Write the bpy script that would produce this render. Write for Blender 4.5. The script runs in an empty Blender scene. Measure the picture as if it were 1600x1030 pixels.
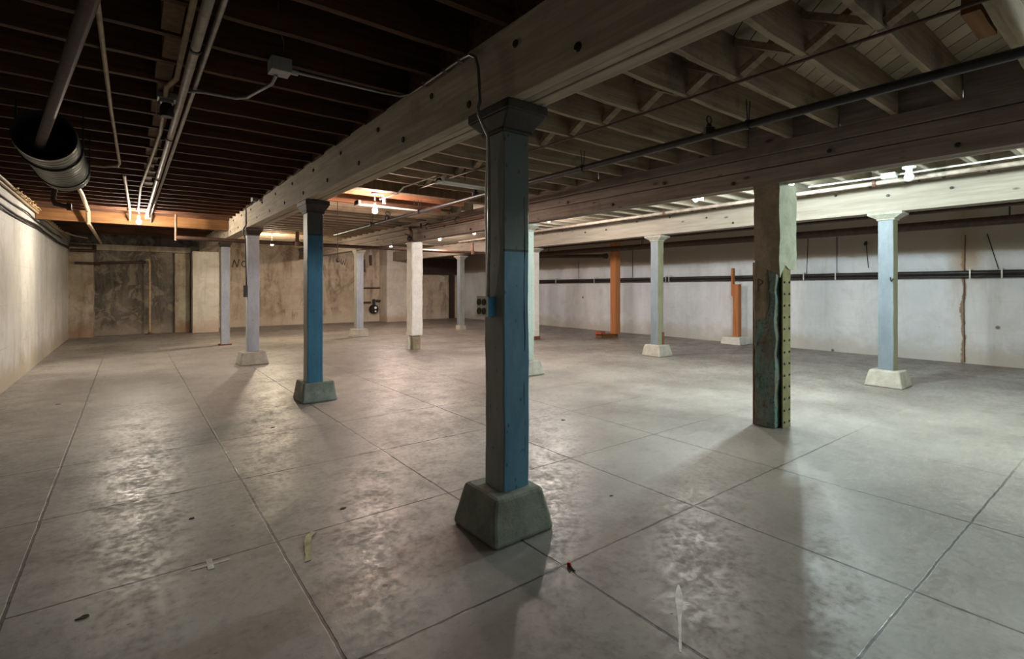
import bpy, math, random
from mathutils import Vector, noise, Matrix
random.seed(7)
S = bpy.context.scene
C = S.collection
PI = math.pi

# ------------------------------------------------------------------ camera, world, exposure
cam_d = bpy.data.cameras.new('camera'); cam = bpy.data.objects.new('camera', cam_d); C.objects.link(cam)
cam.location = (0, 0, 1.5)
cam.rotation_euler = (PI/2, 0, -math.radians(37.377))
cam_d.sensor_width = 36; cam_d.lens = 36*781.49/1600
cam_d.shift_y = -65/1600
cam_d.clip_start = .02; cam_d.clip_end = 100
S.camera = cam
S.view_settings.view_transform = 'Standard'; S.view_settings.look = 'None'
S.view_settings.gamma = 1; S.view_settings.use_curve_mapping = False
S.view_settings.exposure = -0.4
world = bpy.data.worlds.new('world'); S.world = world; world.use_nodes = True
bg = world.node_tree.nodes['Background']; bg.inputs[0].default_value = (.75, .88, 1, 1); bg.inputs[1].default_value = .2

# cool fill light outside an added, unseen window behind the camera
ad = bpy.data.lights.new('window_fill', 'AREA'); ad.shape = 'RECTANGLE'; ad.size = 5.6; ad.size_y = 1.5
ad.energy = 26; ad.color = (.80, .95, 1.0)
ao = bpy.data.objects.new('window_fill', ad); C.objects.link(ao)
ao.location = (5.8, -4.12, 1.75); ao.rotation_euler = (PI/2, 0, 0)

# bulbs: x, y, z, watts, colour, description
BULBS = [
 (.14, 12.3, 2.80, 1050, (1, .89, .74), 'lit bare bulb over the left aisle, hung before the orange timber header'),
 (3.16, 7.8, 2.755, 680, (1, .77, .64), 'lit bare bulb beside the far fluorescent fixture, left of the grey pulley pipe'),
 (3.22, 15.5, 2.75, 992, (1, .84, .60), 'lit bare bulb seen between the two posts nearest the NO lettering'),
 (7.0, 15.9, 2.89, 884, (1, .78, .68), 'lit bare bulb left of the whitewashed concrete column, in front of the far pier'),
 (7.0, 12.55, 2.89, 672, (1, .78, .68), 'lit bare bulb just right of the top of the whitewashed concrete column'),
 (7.0, 10.75, 2.91, 91, (1, .80, .70), 'small dim lit bulb high between the whitewashed column and the main post'),
 (7.0, 7.9, 2.93, 1150, (1, .88, .80), 'lit bare bulb just right of the main blue post, under the middle beam'),
 (7.0, 4.45, 2.89, 608, (.98, .95, .88), 'lit bare bulb left of the riveted column head, under the middle beam'),
 (6.97, 3.03, 2.90, 1750, (.78, .98, 1), 'lit bulb hidden behind the head of the riveted column'),
 (7.0, -.3, 2.90, 1400, (.84, 1, .95), 'lit bulb over the right bay beyond the right edge of the view'),
]

# ------------------------------------------------------------------ helpers
def srgb(r, g, b):
    f = lambda c: (c/255/12.92 if c/255 <= .04045 else ((c/255+.055)/1.055)**2.4)
    return (f(r), f(g), f(b), 1)

class G:
    """tiny node-graph helper"""
    def __init__(s, name):
        s.m = bpy.data.materials.new(name); s.m.use_nodes = True
        s.t = s.m.node_tree; s.b = s.t.nodes['Principled BSDF']
        s.pos = s.t.nodes.new('ShaderNodeNewGeometry').outputs['Position']
        s.obj = s.t.nodes.new('ShaderNodeTexCoord').outputs['Object']
    def put(s, sock, v):
        if isinstance(v, bpy.types.NodeSocket): s.t.links.new(v, sock)
        else: sock.default_value = v
    def math(s, op, a, b=0, c=None, clamp=False):
        n = s.t.nodes.new('ShaderNodeMath'); n.operation = op; n.use_clamp = clamp
        s.put(n.inputs[0], a); s.put(n.inputs[1], b)
        if c is not None: s.put(n.inputs[2], c)
        return n.outputs[0]
    def xyz(s, v):
        n = s.t.nodes.new('ShaderNodeSeparateXYZ'); s.put(n.inputs[0], v); return n.outputs
    def scaled(s, v, sc):
        n = s.t.nodes.new('ShaderNodeMapping'); s.put(n.inputs[0], v); n.inputs['Scale'].default_value = sc; return n.outputs[0]
    def noise(s, v, scale, detail=4, rough=.6, dist=0):
        n = s.t.nodes.new('ShaderNodeTexNoise'); s.put(n.inputs['Vector'], v)
        n.inputs['Scale'].default_value = scale; n.inputs['Detail'].default_value = detail
        n.inputs['Roughness'].default_value = rough; n.inputs['Distortion'].default_value = dist
        return n.outputs[0]
    def voro(s, v, scale):
        n = s.t.nodes.new('ShaderNodeTexVoronoi'); s.put(n.inputs['Vector'], v); n.inputs['Scale'].default_value = scale
        return n.outputs[0]
    def step(s, v, a, b, lo=0, hi=1):
        n = s.t.nodes.new('ShaderNodeMapRange'); n.interpolation_type = 'SMOOTHSTEP'
        s.put(n.inputs[0], v); n.inputs[1].default_value = a; n.inputs[2].default_value = b
        n.inputs[3].default_value = lo; n.inputs[4].default_value = hi
        return n.outputs[0]
    def mix(s, f, a, b, mode='MIX'):
        n = s.t.nodes.new('ShaderNodeMix'); n.data_type = 'RGBA'; n.blend_type = mode
        s.put(n.inputs[0], f); s.put(n.inputs[6], a); s.put(n.inputs[7], b); return n.outputs[2]
    def bump(s, h, strength=.3, dist=.01, prev=None):
        n = s.t.nodes.new('ShaderNodeBump'); n.inputs['Strength'].default_value = strength; n.inputs['Distance'].default_value = dist
        s.put(n.inputs['Height'], h)
        if prev is not None: s.put(n.inputs['Normal'], prev)
        return n.outputs[0]
    def rand(s):
        return s.t.nodes.new('ShaderNodeObjectInfo').outputs['Random']
    def out(s, col, rough=.7, normal=None, metal=0, spec=.4):
        s.put(s.b.inputs['Base Color'], col); s.put(s.b.inputs['Roughness'], rough)
        s.b.inputs['Metallic'].default_value = metal; s.b.inputs['Specular IOR Level'].default_value = spec
        if normal is not None: s.put(s.b.inputs['Normal'], normal)
        return s.m

def band(g, v, c, w, soft):           # 1 inside |v-c|<w
    d = g.math('ABSOLUTE', g.math('SUBTRACT', v, c))
    return g.step(d, w, w+soft, 1, 0)

def simple(name, col, rough=.6, metal=0, var=.25, scale=12, bump=.1):
    g = G(name); n = g.noise(g.obj, scale)
    dark = tuple(c*(1-var) for c in col[:3])+(1,); lite = tuple(min(1, c*(1+var)) for c in col[:3])+(1,)
    return g.out(g.mix(g.step(n, .3, .7), dark, lite), rough, g.bump(n, bump, .004), metal)

def wood(name, c1, c2, axis, dirt=(0, 0, 0, 1), dirt_amt=.5, rough=.8, grain=26, knots=True):
    g = G(name)
    sc = [1, 1, 1]; sc = [grain if i != axis else 1.2 for i in range(3)]
    rnd = g.rand()
    off = g.t.nodes.new('ShaderNodeVectorMath'); off.operation = 'ADD'
    cmb = g.t.nodes.new('ShaderNodeCombineXYZ'); g.put(cmb.inputs[axis], g.math('MULTIPLY', rnd, 37.0))
    g.put(off.inputs[0], g.pos); g.put(off.inputs[1], cmb.outputs[0])
    v = off.outputs[0]
    n1 = g.noise(g.scaled(v, sc), 1.0, 5, .65)
    n2 = g.noise(v, 1.7, 5, .65); n3 = g.noise(v, 9, 4, .7)
    col = g.mix(g.step(n1, .3, .72), c1, c2)
    col = g.mix(g.math('MULTIPLY', g.step(n2, .5, .75), dirt_amt), col, dirt)
    col = g.mix(g.math('MULTIPLY', g.step(n3, .6, .74), dirt_amt*.7), col, dirt)
    if knots:
        k = g.voro(g.scaled(v, [2.2 if i == axis else 5 for i in range(3)]), 1.0)
        col = g.mix(g.math('MULTIPLY', g.step(k, .06, .13, 1, 0), .75), col, (.025, .017, .012, 1))
    col = g.mix(g.math('MULTIPLY', rnd, .25), col, c1)
    return g.out(col, rough, g.bump(n1, .35, .006), 0, .25)

# ------------------------------------------------------------------ materials
def floor_mat():
    g = G('floor_concrete'); p = g.xyz(g.pos)
    big = g.noise(g.pos, .55, 6, .62); mid = g.noise(g.pos, 3.6, 8, .72); fine = g.noise(g.pos, 22, 5, .7)
    col = g.mix(g.step(big, .32, .68), srgb(113, 107, 102), srgb(147, 142, 136))
    col = g.mix(g.math('MULTIPLY', g.step(mid, .46, .72), .42), col, srgb(88, 80, 74))
    col = g.mix(g.math('MULTIPLY', g.step(fine, .5, .75), .35), col, srgb(92, 86, 80))
    # drag scratches
    sc = g.noise(g.scaled(g.pos, (3, 24, 1)), 1.3, 5, .7, .8)
    col = g.mix(g.math('MULTIPLY', g.step(sc, .62, .74), .35), col, srgb(92, 86, 80))
    sc2 = g.noise(g.scaled(g.pos, (20, 2.2, 1)), 1.6, 4, .7, 1.2)
    col = g.mix(g.math('MULTIPLY', g.step(sc2, .64, .74), .25), col, srgb(196, 190, 180))
    # round spots
    v = g.voro(g.pos, 2.6)
    col = g.mix(g.math('MULTIPLY', g.step(v, .028, .05, 1, 0), .6), col, srgb(58, 52, 48))
    v2 = g.voro(g.scaled(g.pos, (1, 1.6, 1)), 9)
    col = g.mix(g.math('MULTIPLY', g.step(v2, .05, .09, 1, 0), g.step(big, .5, .62, 0, .7)), col, srgb(66, 60, 55))
    # sawn joints
    wob = g.math('MULTIPLY', g.math('SUBTRACT', g.noise(g.pos, 6, 3), .5), .016)
    x = g.math('ADD', p[0], wob); y = g.math('ADD', p[1], wob)
    j = None
    for jx in (-.46, .69, 1.85, 3.08, 4.27, 5.56):
        b = band(g, x, jx, .0055, .004)
        if jx > 5: b = g.math('MULTIPLY', b, .35)
        j = b if j is None else g.math('MAXIMUM', j, b)
    yy = g.math('SUBTRACT', g.math('MODULO', g.math('ADD', y, 24.3-.76+.6075), 1.215), .6075)
    jy = g.step(g.math('ABSOLUTE', yy), .0045, .0085, 1, 0)
    jy = g.math('MULTIPLY', jy, g.step(p[0], 4.6, 6.6, 1, .12))
    jy = g.math('MULTIPLY', jy, g.step(p[1], 5, 10, 1, .15))
    j = g.math('MAXIMUM', g.math('MULTIPLY', j, g.step(p[1], 9, 15, 1, .25)), jy)
    col = g.mix(g.math('MULTIPLY', j, .86), col, srgb(36, 32, 29))
    rough = g.math('ADD', g.step(mid, .34, .66, .29, .46), g.math('MULTIPLY', g.step(fine, .38, .64), .20))
    hgt = g.math('SUBTRACT', g.math('ADD', g.math('MULTIPLY', mid, .5), g.math('MULTIPLY', fine, .25)), g.math('MULTIPLY', j, 1.2))
    return g.out(col, rough, g.bump(hgt, .30, .012), 0, .45)

def wall_mat(name, base, alt, stain, stain_amt, scale=.8, vert=True, low=None, courses=.25, rough=.6):
    g = G(name); p = g.xyz(g.pos)
    n1 = g.noise(g.pos, scale, 6, .65); n2 = g.noise(g.scaled(g.pos, (1.6, 1.6, .22)), 1.5, 6, .7, .6); n3 = g.noise(g.pos, 14, 5, .7)
    col = g.mix(g.step(n1, .3, .7), base, alt)
    col = g.mix(g.math('MULTIPLY', g.step(n2, .46, .72), stain_amt), col, stain)
    col = g.mix(g.math('MULTIPLY', g.step(n3, .62, .76), stain_amt*.6), col, stain)
    n4 = g.noise(g.pos, 1.9, 7, .72, 1.4)
    col = g.mix(g.math('MULTIPLY', g.step(n4, .50, .58), stain_amt*.55), col, low if low is not None else alt)
    n5 = g.noise(g.scaled(g.pos, (1, 1, .5)), 1.1, 7, .7, 2.0)
    col = g.mix(g.math('MULTIPLY', g.step(n5, .54, .64), stain_amt*.6), col, stain)
    if low is not None:   # flaking tide mark above the floor
        h = g.math('ADD', p[2], g.math('MULTIPLY', g.math('SUBTRACT', g.noise(g.pos, 2.2, 5), .5), .9))
        col = g.mix(g.math('MULTIPLY', g.step(h, .1, .55, 1, 0), .6), col, low)
    line = g.step(g.math('ABSOLUTE', g.math('SUBTRACT', g.math('MODULO', g.math('ADD', p[2], .31), .62), .31)), .0, .012, 1, 0)
    line = g.math('MULTIPLY', line, g.step(n1, .4, .6, 0, courses))
    col = g.mix(line, col, stain)
    return g.out(col, rough, g.bump(g.math('ADD', n1, g.math('MULTIPLY', n3, .3)), .35, .02), 0, .3), g, col

M = {}
M['floor'] = floor_mat()
M['wall_left'] = wall_mat('whitewashed_wall', srgb(172, 171, 166), srgb(194, 193, 188), srgb(120, 108, 88), .35, .7, low=srgb(150, 134, 108))[0]
def right_wall():
    m, g, col = wall_mat('right_wall_paint', srgb(198, 203, 210), srgb(214, 218, 224), srgb(140, 134, 124), .22, .7, low=srgb(168, 160, 146), courses=.12)
    p = g.xyz(g.pos)
    ed = g.math('ADD', p[1], g.math('MULTIPLY', g.math('SUBTRACT', g.noise(g.scaled(g.pos, (1, 1, 1)), 2.5, 4), .5), .22))
    col = g.mix(g.math('MULTIPLY', band(g, ed, 2.46, .012, .03), .85), col, srgb(104, 84, 58))
    wide = g.math('MULTIPLY', band(g, ed, 2.42, .09, .28), g.step(p[2], 1.2, 2.2, .22, .7))
    col = g.mix(wide, col, srgb(150, 118, 76))
    spots = g.voro(g.scaled(g.pos, (1, 1, 1)), 1.1)
    col = g.mix(g.math('MULTIPLY', g.step(spots, .035, .06, 1, 0), .8), col, srgb(60, 54, 48))
    # tan concrete along the top, with the beam's shadow painted in
    top = g.math('ADD', p[2], g.math('MULTIPLY', g.math('SUBTRACT', g.noise(g.pos, 1.3, 4), .5), .12))
    col = g.mix(g.step(top, 2.18, 2.26, 0, .85), col, srgb(148, 134, 118))
    g.put(g.b.inputs['Base Color'], col)
    return m
M['wall_right'] = right_wall()
M['wall_back'] = wall_mat('stained_plaster', srgb(164, 146, 126), srgb(190, 174, 156), srgb(88, 72, 56), .75, .6, low=srgb(196, 182, 166), courses=.3, rough=.8)[0]
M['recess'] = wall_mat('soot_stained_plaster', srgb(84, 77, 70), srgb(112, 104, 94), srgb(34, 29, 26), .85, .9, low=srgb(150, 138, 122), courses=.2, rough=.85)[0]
M['recess_pale'] = wall_mat('flaked_plaster', srgb(150, 138, 118), srgb(178, 168, 150), srgb(96, 78, 58), .7, 1.2, low=srgb(140, 104, 80), courses=.2, rough=.85)[0]
M['pier'] = wall_mat('white_pier_paint', srgb(196, 188, 178), srgb(212, 206, 196), srgb(150, 128, 104), .45, .8, low=srgb(168, 140, 114), courses=.1, rough=.7)[0]
M['beam'] = wood('whitewashed_timber_y', srgb(150, 138, 120), srgb(186, 174, 154), 1, srgb(96, 82, 64), .55, .75, 22, False)
M['beam_mid'] = wood('grey_timber_y', srgb(112, 100, 93), srgb(142, 130, 121), 1, srgb(70, 56, 50), .55, .75, 22)
M['beam_white'] = wood('white_painted_timber_y', srgb(134, 126, 114), srgb(158, 150, 138), 1, srgb(140, 122, 100), .35, .7, 18)
M['joist_dark'] = wood('dark_timber_x', srgb(60, 38, 27), srgb(98, 64, 44), 0, srgb(26, 17, 13), .6, .8, 22, False)
M['joist_pale'] = wood('whitewashed_timber_x', srgb(124, 108, 90), srgb(158, 142, 120), 0, srgb(74, 60, 48), .75, .8, 22, False)
M['joist_white'] = wood('white_timber_x', srgb(140, 131, 116), srgb(166, 158, 143), 0, srgb(140, 124, 100), .35, .75, 18, False)
M['orange_x'] = wood('orange_timber_x', srgb(104, 70, 42), srgb(132, 94, 56), 0, srgb(84, 48, 22), .5, .7, 18, False)
M['cut_joist'] = wood('pinkish_brown_timber_x', srgb(138, 92, 66), srgb(168, 118, 90), 0, srgb(92, 56, 38), .5, .8, 18, False)
M['orange_z'] = wood('orange_timber_z', srgb(160, 100, 60), srgb(180, 122, 78), 2, srgb(116, 62, 32), .35, .65, 18, False)
M['block_brown'] = wood('brown_blocking', srgb(92, 70, 52), srgb(128, 100, 76), 2, srgb(50, 36, 28), .5, .8, 18, False)

def deck_mat(name, c1, c2):
    g = G(name); p = g.xyz(g.pos)
    u = g.math('MULTIPLY', g.math('SUBTRACT', p[0], p[1]), .7071)
    w = .14
    cell = g.math('FLOOR', g.math('DIVIDE', u, w))
    fr = g.math('SUBTRACT', g.math('DIVIDE', u, w), cell)
    gap = g.step(g.math('ABSOLUTE', g.math('SUBTRACT', fr, .5)), .455, .49)
    wn = g.t.nodes.new('ShaderNodeTexWhiteNoise'); wn.noise_dimensions = '1D'; g.put(wn.inputs['W'], cell)
    col = g.mix(wn.outputs[0], c1, c2)
    n = g.noise(g.pos, 7, 5, .7)
    col = g.mix(g.step(n, .5, .75, 0, .35), col, (c1[0]*.5, c1[1]*.45, c1[2]*.4, 1))
    col = g.mix(gap, col, (.012, .01, .008, 1))
    return g.out(col, .85, g.bump(gap, -.4, .01), 0, .2)
M['deck_dark'] = deck_mat('dark_deck_boards', srgb(58, 38, 27), srgb(84, 56, 40))
M['deck_pale'] = deck_mat('pale_deck_boards', srgb(150, 136, 116), srgb(178, 164, 142))

def paint(name, c1, c2, chips, split=None, upper=None, crack=True):
    g = G(name); p = g.xyz(g.pos)
    n = g.noise(g.scaled(g.pos, (1, 1, .35)), 5, 5, .65); f = g.noise(g.pos, 34, 4, .7)
    col = g.mix(g.step(n, .3, .7), c1, c2)
    if split is not None:  # height where the painted-in light gives way to the upper tone
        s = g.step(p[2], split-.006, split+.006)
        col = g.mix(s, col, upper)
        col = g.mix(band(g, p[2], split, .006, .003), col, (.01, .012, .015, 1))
    col = g.mix(g.math('MULTIPLY', g.step(f, .66, .74), .8), col, chips)
    v = g.voro(g.scaled(g.pos, (1, 1, .6)), 17)
    col = g.mix(g.math('MULTIPLY', g.step(v, .1, .16, 1, 0), .55), col, chips)
    return g.out(col, .5, g.bump(g.math('ADD', n, g.math('MULTIPLY', f, .4)), .3, .008), 0, .4)
M['blue_lit_face'] = paint('blue_light_on_post', srgb(64, 106, 132), srgb(84, 126, 150), srgb(18, 30, 42), 1.73, srgb(88, 96, 92))  # post paint with blue light below and shade above put into the colour
M['blue_lit_face2'] = paint('blue_light_on_far_post', srgb(44, 92, 122), srgb(60, 110, 138), srgb(16, 28, 38), 2.2, srgb(66, 66, 66))  # same blue light and upper shade coloured into the next post
M['grey_paint'] = paint('grey_post_paint', srgb(122, 122, 118), srgb(142, 142, 138), srgb(54, 50, 46))
M['slate_paint'] = paint('slate_post_paint', srgb(138, 142, 152), srgb(158, 162, 172), srgb(70, 74, 84))
M['pale_blue_paint'] = paint('pale_blue_post_paint', srgb(98, 107, 116), srgb(114, 124, 132), srgb(90, 92, 92))
M['olive_shaded_side'] = paint('olive_shaded_post_side', srgb(120, 118, 92), srgb(140, 138, 112), srgb(70, 60, 44))  # shade on post sides turned from the bulbs, set in the colour
M['mint_paint'] = paint('mint_post_paint', srgb(152, 162, 154), srgb(170, 180, 172), srgb(80, 84, 74))
M['cap_dark'] = simple('dark_capital_paint', srgb(54, 46, 42), .6)
M['cap_pale'] = simple('pale_capital_paint', srgb(150, 146, 134), .6)
def concrete(name, c1, c2, d):
    g = G(name); n = g.noise(g.obj, 6, 6, .68); f = g.noise(g.obj, 30, 5, .7)
    col = g.mix(g.step(n, .3, .7), c1, c2); col = g.mix(g.step(f, .55, .75, 0, .6), col, d)
    return g.out(col, .85, g.bump(g.math('ADD', n, f), .5, .012), 0, .25)
M['pedestal'] = concrete('pedestal_concrete', srgb(112, 116, 106), srgb(138, 140, 130), srgb(78, 78, 70))
M['pedestal_pale'] = concrete('pale_pedestal_concrete', srgb(146, 140, 130), srgb(168, 163, 152), srgb(120, 112, 100))
M['casing'] = concrete('column_casing_concrete', srgb(118, 106, 90), srgb(142, 130, 112), srgb(80, 70, 58))
M['casing_pale'] = concrete('pale_casing_concrete', srgb(150, 154, 138), srgb(172, 176, 160), srgb(104, 108, 92))
def rubble():
    g = G('broken_green_concrete'); p = g.xyz(g.pos)
    n = g.noise(g.scaled(g.pos, (1, 1, .4)), 7, 6, .7, .8); f = g.noise(g.pos, 24, 5, .7)
    col = g.mix(g.step(n, .36, .62), srgb(112, 104, 90), srgb(96, 124, 116))
    col = g.mix(g.step(f, .5, .7, 0, .7), col, srgb(44, 50, 46))
    return g.out(col, .8, g.bump(g.math('ADD', n, f), .8, .02), 0, .3)
M['rubble'] = rubble()
M['casing_white'] = concrete('white_casing_plaster', srgb(198, 192, 186), srgb(214, 210, 204), srgb(150, 138, 128))
M['flange'] = concrete('old_steel_plate', srgb(112, 108, 78), srgb(134, 130, 96), srgb(84, 86, 72))
M['black'] = simple('black_iron', srgb(28, 25, 24), .5, 0, .3)
M['pipe_black'] = simple('black_pipe', srgb(40, 36, 38), .42, 0, .3)
M['pipe_brown'] = simple('rusty_brown_pipe', srgb(92, 64, 48), .6, 0, .3)
M['pipe_dark'] = simple('dark_brown_pipe', srgb(66, 46, 36), .55, 0, .3)
M['pipe_grey'] = simple('grey_painted_pipe', srgb(150, 138, 126), .45, 0, .25)
M['conduit'] = simple('grey_conduit', srgb(152, 148, 144), .38, .6, .2)
M['conduit_tan'] = simple('tan_conduit', srgb(164, 142, 112), .6, 0, .25)
M['galv'] = simple('galvanised_sheet', srgb(150, 148, 140), .36, .85, .18, 5)
M['duct_dark_inside'] = simple('duct_dark_inside', srgb(34, 33, 36), .8)  # dark colour standing in for the shade inside the duct
M['porcelain'] = simple('porcelain', srgb(228, 232, 232), .25, 0, .04)
M['box_grey'] = simple('steel_box_grey', srgb(150, 150, 148), .45, .3, .15)
M['plate'] = simple('bright_cover_plate', srgb(198, 196, 188), .4, .2, .1)
M['box_blue_lit'] = simple('blue_lit_steel', srgb(84, 168, 220), .4, 0, .15)  # grey steel box with the blue light on it put into the colour
M['recept'] = simple('receptacle_brown', srgb(96, 84, 66), .5)
M['shade_white'] = simple('white_enamel', srgb(190, 190, 182), .4, 0, .1)
M['shade_brown'] = simple('dusty_brown_enamel', srgb(84, 70, 62), .6, 0, .15)
M['tube_off'] = simple('unlit_tube', srgb(206, 206, 200), .3, 0, .05)
M['brick'] = simple('brick_red', srgb(162, 84, 66), .8)
M['rust'] = simple('rust', srgb(110, 66, 40), .8)
M['cord_black'] = simple('black_cable', srgb(36, 30, 26), .6)
M['rope'] = simple('tan_cable', srgb(168, 138, 96), .8)
M['paper'] = simple('yellowed_paper', srgb(190, 180, 140), .8)
M['paper_white'] = simple('whitish_paper', srgb(186, 178, 172), .8)
M['red'] = simple('red_plastic', srgb(206, 40, 26), .4)
M['green'] = simple('green_plastic', srgb(60, 96, 70), .5)
M['chip'] = simple('dark_chip', srgb(62, 52, 44), .9)
M['ink'] = simple('black_lettering_paint', srgb(56, 46, 40), .8)
M['tape'] = simple('pale_tape', srgb(188, 182, 176), .7)
M['dark_board'] = simple('dark_brown_board', srgb(58, 44, 36), .8)
M['streak'] = simple('white_floor_streak', srgb(232, 230, 226), .6)
def emit(name, col, st):
    g = G(name); g.b.inputs['Base Color'].default_value = (1, 1, 1, 1)
    g.b.inputs['Emission Color'].default_value = (*col, 1); g.b.inputs['Emission Strength'].default_value = st
    return g.m

# ------------------------------------------------------------------ mesh builder
class MB:
    def __init__(s): s.v = []; s.f = []; s.mi = []; s.cur = 0
    def add(s, vs, fs):
        o = len(s.v); s.v += [tuple(v) for v in vs]
        s.f += [tuple(i+o for i in f) for f in fs]; s.mi += [s.cur]*len(fs); return s
    def box(s, x0, x1, y0, y1, z0, z1):
        return s.frustum(x0, x1, y0, y1, z0, x0, x1, y0, y1, z1)
    def frustum(s, x0, x1, y0, y1, z0, a0, a1, b0, b1, z1):
        return s.add([(x0, y0, z0), (x1, y0, z0), (x1, y1, z0), (x0, y1, z0), (a0, b0, z1), (a1, b0, z1), (a1, b1, z1), (a0, b1, z1)],
                     [(3, 2, 1, 0), (4, 5, 6, 7), (0, 1, 5, 4), (1, 2, 6, 5), (2, 3, 7, 6), (3, 0, 4, 7)])
    def ngrid(s, x0, x1, y0, y1, z0, z1, nx, ny, nz, amp=.004, fr=6, seed=0, taper=None):
        """subdivided box with a worn, wobbling surface; taper=(tx,ty): top half-size ratio"""
        cx, cy = (x0+x1)/2, (y0+y1)/2
        idx = {}; vs = []; fs = []; tag = []
        def vid(i, j, k):
            key = (i, j, k)
            if key not in idx:
                p = Vector((x0+(x1-x0)*i/nx, y0+(y1-y0)*j/ny, z0+(z1-z0)*k/nz))
                if taper:
                    t = k/nz; p.x = cx+(p.x-cx)*(1+(taper[0]-1)*t); p.y = cy+(p.y-cy)*(1+(taper[1]-1)*t)
                d = noise.noise_vector((p+Vector((seed, seed*1.7, 0)))*fr)*amp + noise.noise_vector((p+Vector((seed, 3, 1)))*fr*4)*amp*.4
                if k in (0, nz): d.z = 0
                idx[key] = len(vs); vs.append(p+d)
            return idx[key]
        for k in range(nz):
            for i in range(nx):
                fs.append((vid(i, 0, k), vid(i+1, 0, k), vid(i+1, 0, k+1), vid(i, 0, k+1))); tag.append('-y')
                fs.append((vid(i+1, ny, k), vid(i, ny, k), vid(i, ny, k+1), vid(i+1, ny, k+1))); tag.append('y')
            for j in range(ny):
                fs.append((vid(0, j+1, k), vid(0, j, k), vid(0, j, k+1), vid(0, j+1, k+1))); tag.append('-x')
                fs.append((vid(nx, j, k), vid(nx, j+1, k), vid(nx, j+1, k+1), vid(nx, j, k+1))); tag.append('x')
        for i in range(nx):
            for j in range(ny):
                fs.append((vid(i, j, nz), vid(i+1, j, nz), vid(i+1, j+1, nz), vid(i, j+1, nz))); tag.append('z')
                fs.append((vid(i, j+1, 0), vid(i+1, j+1, 0), vid(i+1, j, 0), vid(i, j, 0))); tag.append('-z')
        o = len(s.f); s.add(vs, fs); s.tags = tag
        return s
    def tube(s, pts, r, n=10, caps=True):
        pts = [Vector(p) for p in pts]; rs = r if isinstance(r, (list, tuple)) else [r]*len(pts)
        t0 = (pts[1]-pts[0]).normalized()
        up = Vector((0, 0, 1)) if abs(t0.z) < .9 else Vector((1, 0, 0))
        u = t0.cross(up).normalized(); vs = []; fs = []
        for i, p in enumerate(pts):
            a = (p-pts[i-1]).normalized() if i else t0
            b = (pts[i+1]-p).normalized() if i < len(pts)-1 else a
            t = (a+b).normalized() if (a+b).length > 1e-6 else a
            u = (u-t*u.dot(t)).normalized(); w = t.cross(u)
            k = 1/max(.5, t.dot(a))
            for j in range(n):
                an = 2*PI*j/n; vs.append(p+(u*math.cos(an)+w*math.sin(an))*rs[i]*k)
        for i in range(len(pts)-1):
            for j in range(n):
                fs.append((i*n+j, i*n+(j+1) % n, (i+1)*n+(j+1) % n, (i+1)*n+j))
        if caps:
            fs.append(tuple(range(n-1, -1, -1))); fs.append(tuple((len(pts)-1)*n+j for j in range(n)))
        return s.add(vs, fs)
    def lathe(s, c, prof, n=16, axis=2, flip=1):
        """prof: (radius, offset along axis)"""
        c = Vector(c); vs = []; fs = []
        ax = [Vector((1, 0, 0)), Vector((0, 1, 0)), Vector((0, 0, 1))]
        a = ax[axis]*flip; b = ax[(axis+1) % 3]; d = a.cross(b)
        for r, h in prof:
            for j in range(n):
                an = 2*PI*j/n; vs.append(c+a*h+(b*math.cos(an)+d*math.sin(an))*max(r, 1e-4))
        for i in range(len(prof)-1):
            for j in range(n): fs.append((i*n+j, i*n+(j+1) % n, (i+1)*n+(j+1) % n, (i+1)*n+j))
        fs.append(tuple(range(n-1, -1, -1))); fs.append(tuple((len(prof)-1)*n+j for j in range(n)))
        return s.add(vs, fs)
    def prism(s, poly, z0, z1, axis=2):
        """poly of 2-D points extruded along axis (2: xy poly, 1: xz poly, 0: yz poly)"""
        def P(a, b, h): return (a, b, h) if axis == 2 else ((a, h, b) if axis == 1 else (h, a, b))
        n = len(poly)
        vs = [P(a, b, z0) for a, b in poly]+[P(a, b, z1) for a, b in poly]
        return s.add(vs, [tuple(range(n-1, -1, -1)), tuple(range(n, 2*n))]+[(i, (i+1) % n, n+(i+1) % n, n+i) for i in range(n)])
    def strut(s, p, q, w, h):
        """square timber from p to q"""
        p, q = Vector(p), Vector(q); t = (q-p).normalized()
        side = t.cross(Vector((0, 0, 1)));
        side = Vector((1, 0, 0)) if side.length < 1e-3 else side.normalized()
        up = side.cross(t); vs = []
        for c in (p, q):
            for a, b in ((-1, -1), (1, -1), (1, 1), (-1, 1)): vs.append(c+side*a*w/2+up*b*h/2)
        return s.add(vs, [(0, 1, 2, 3), (7, 6, 5, 4), (1, 0, 4, 5), (2, 1, 5, 6), (3, 2, 6, 7), (0, 3, 7, 4)])

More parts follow.
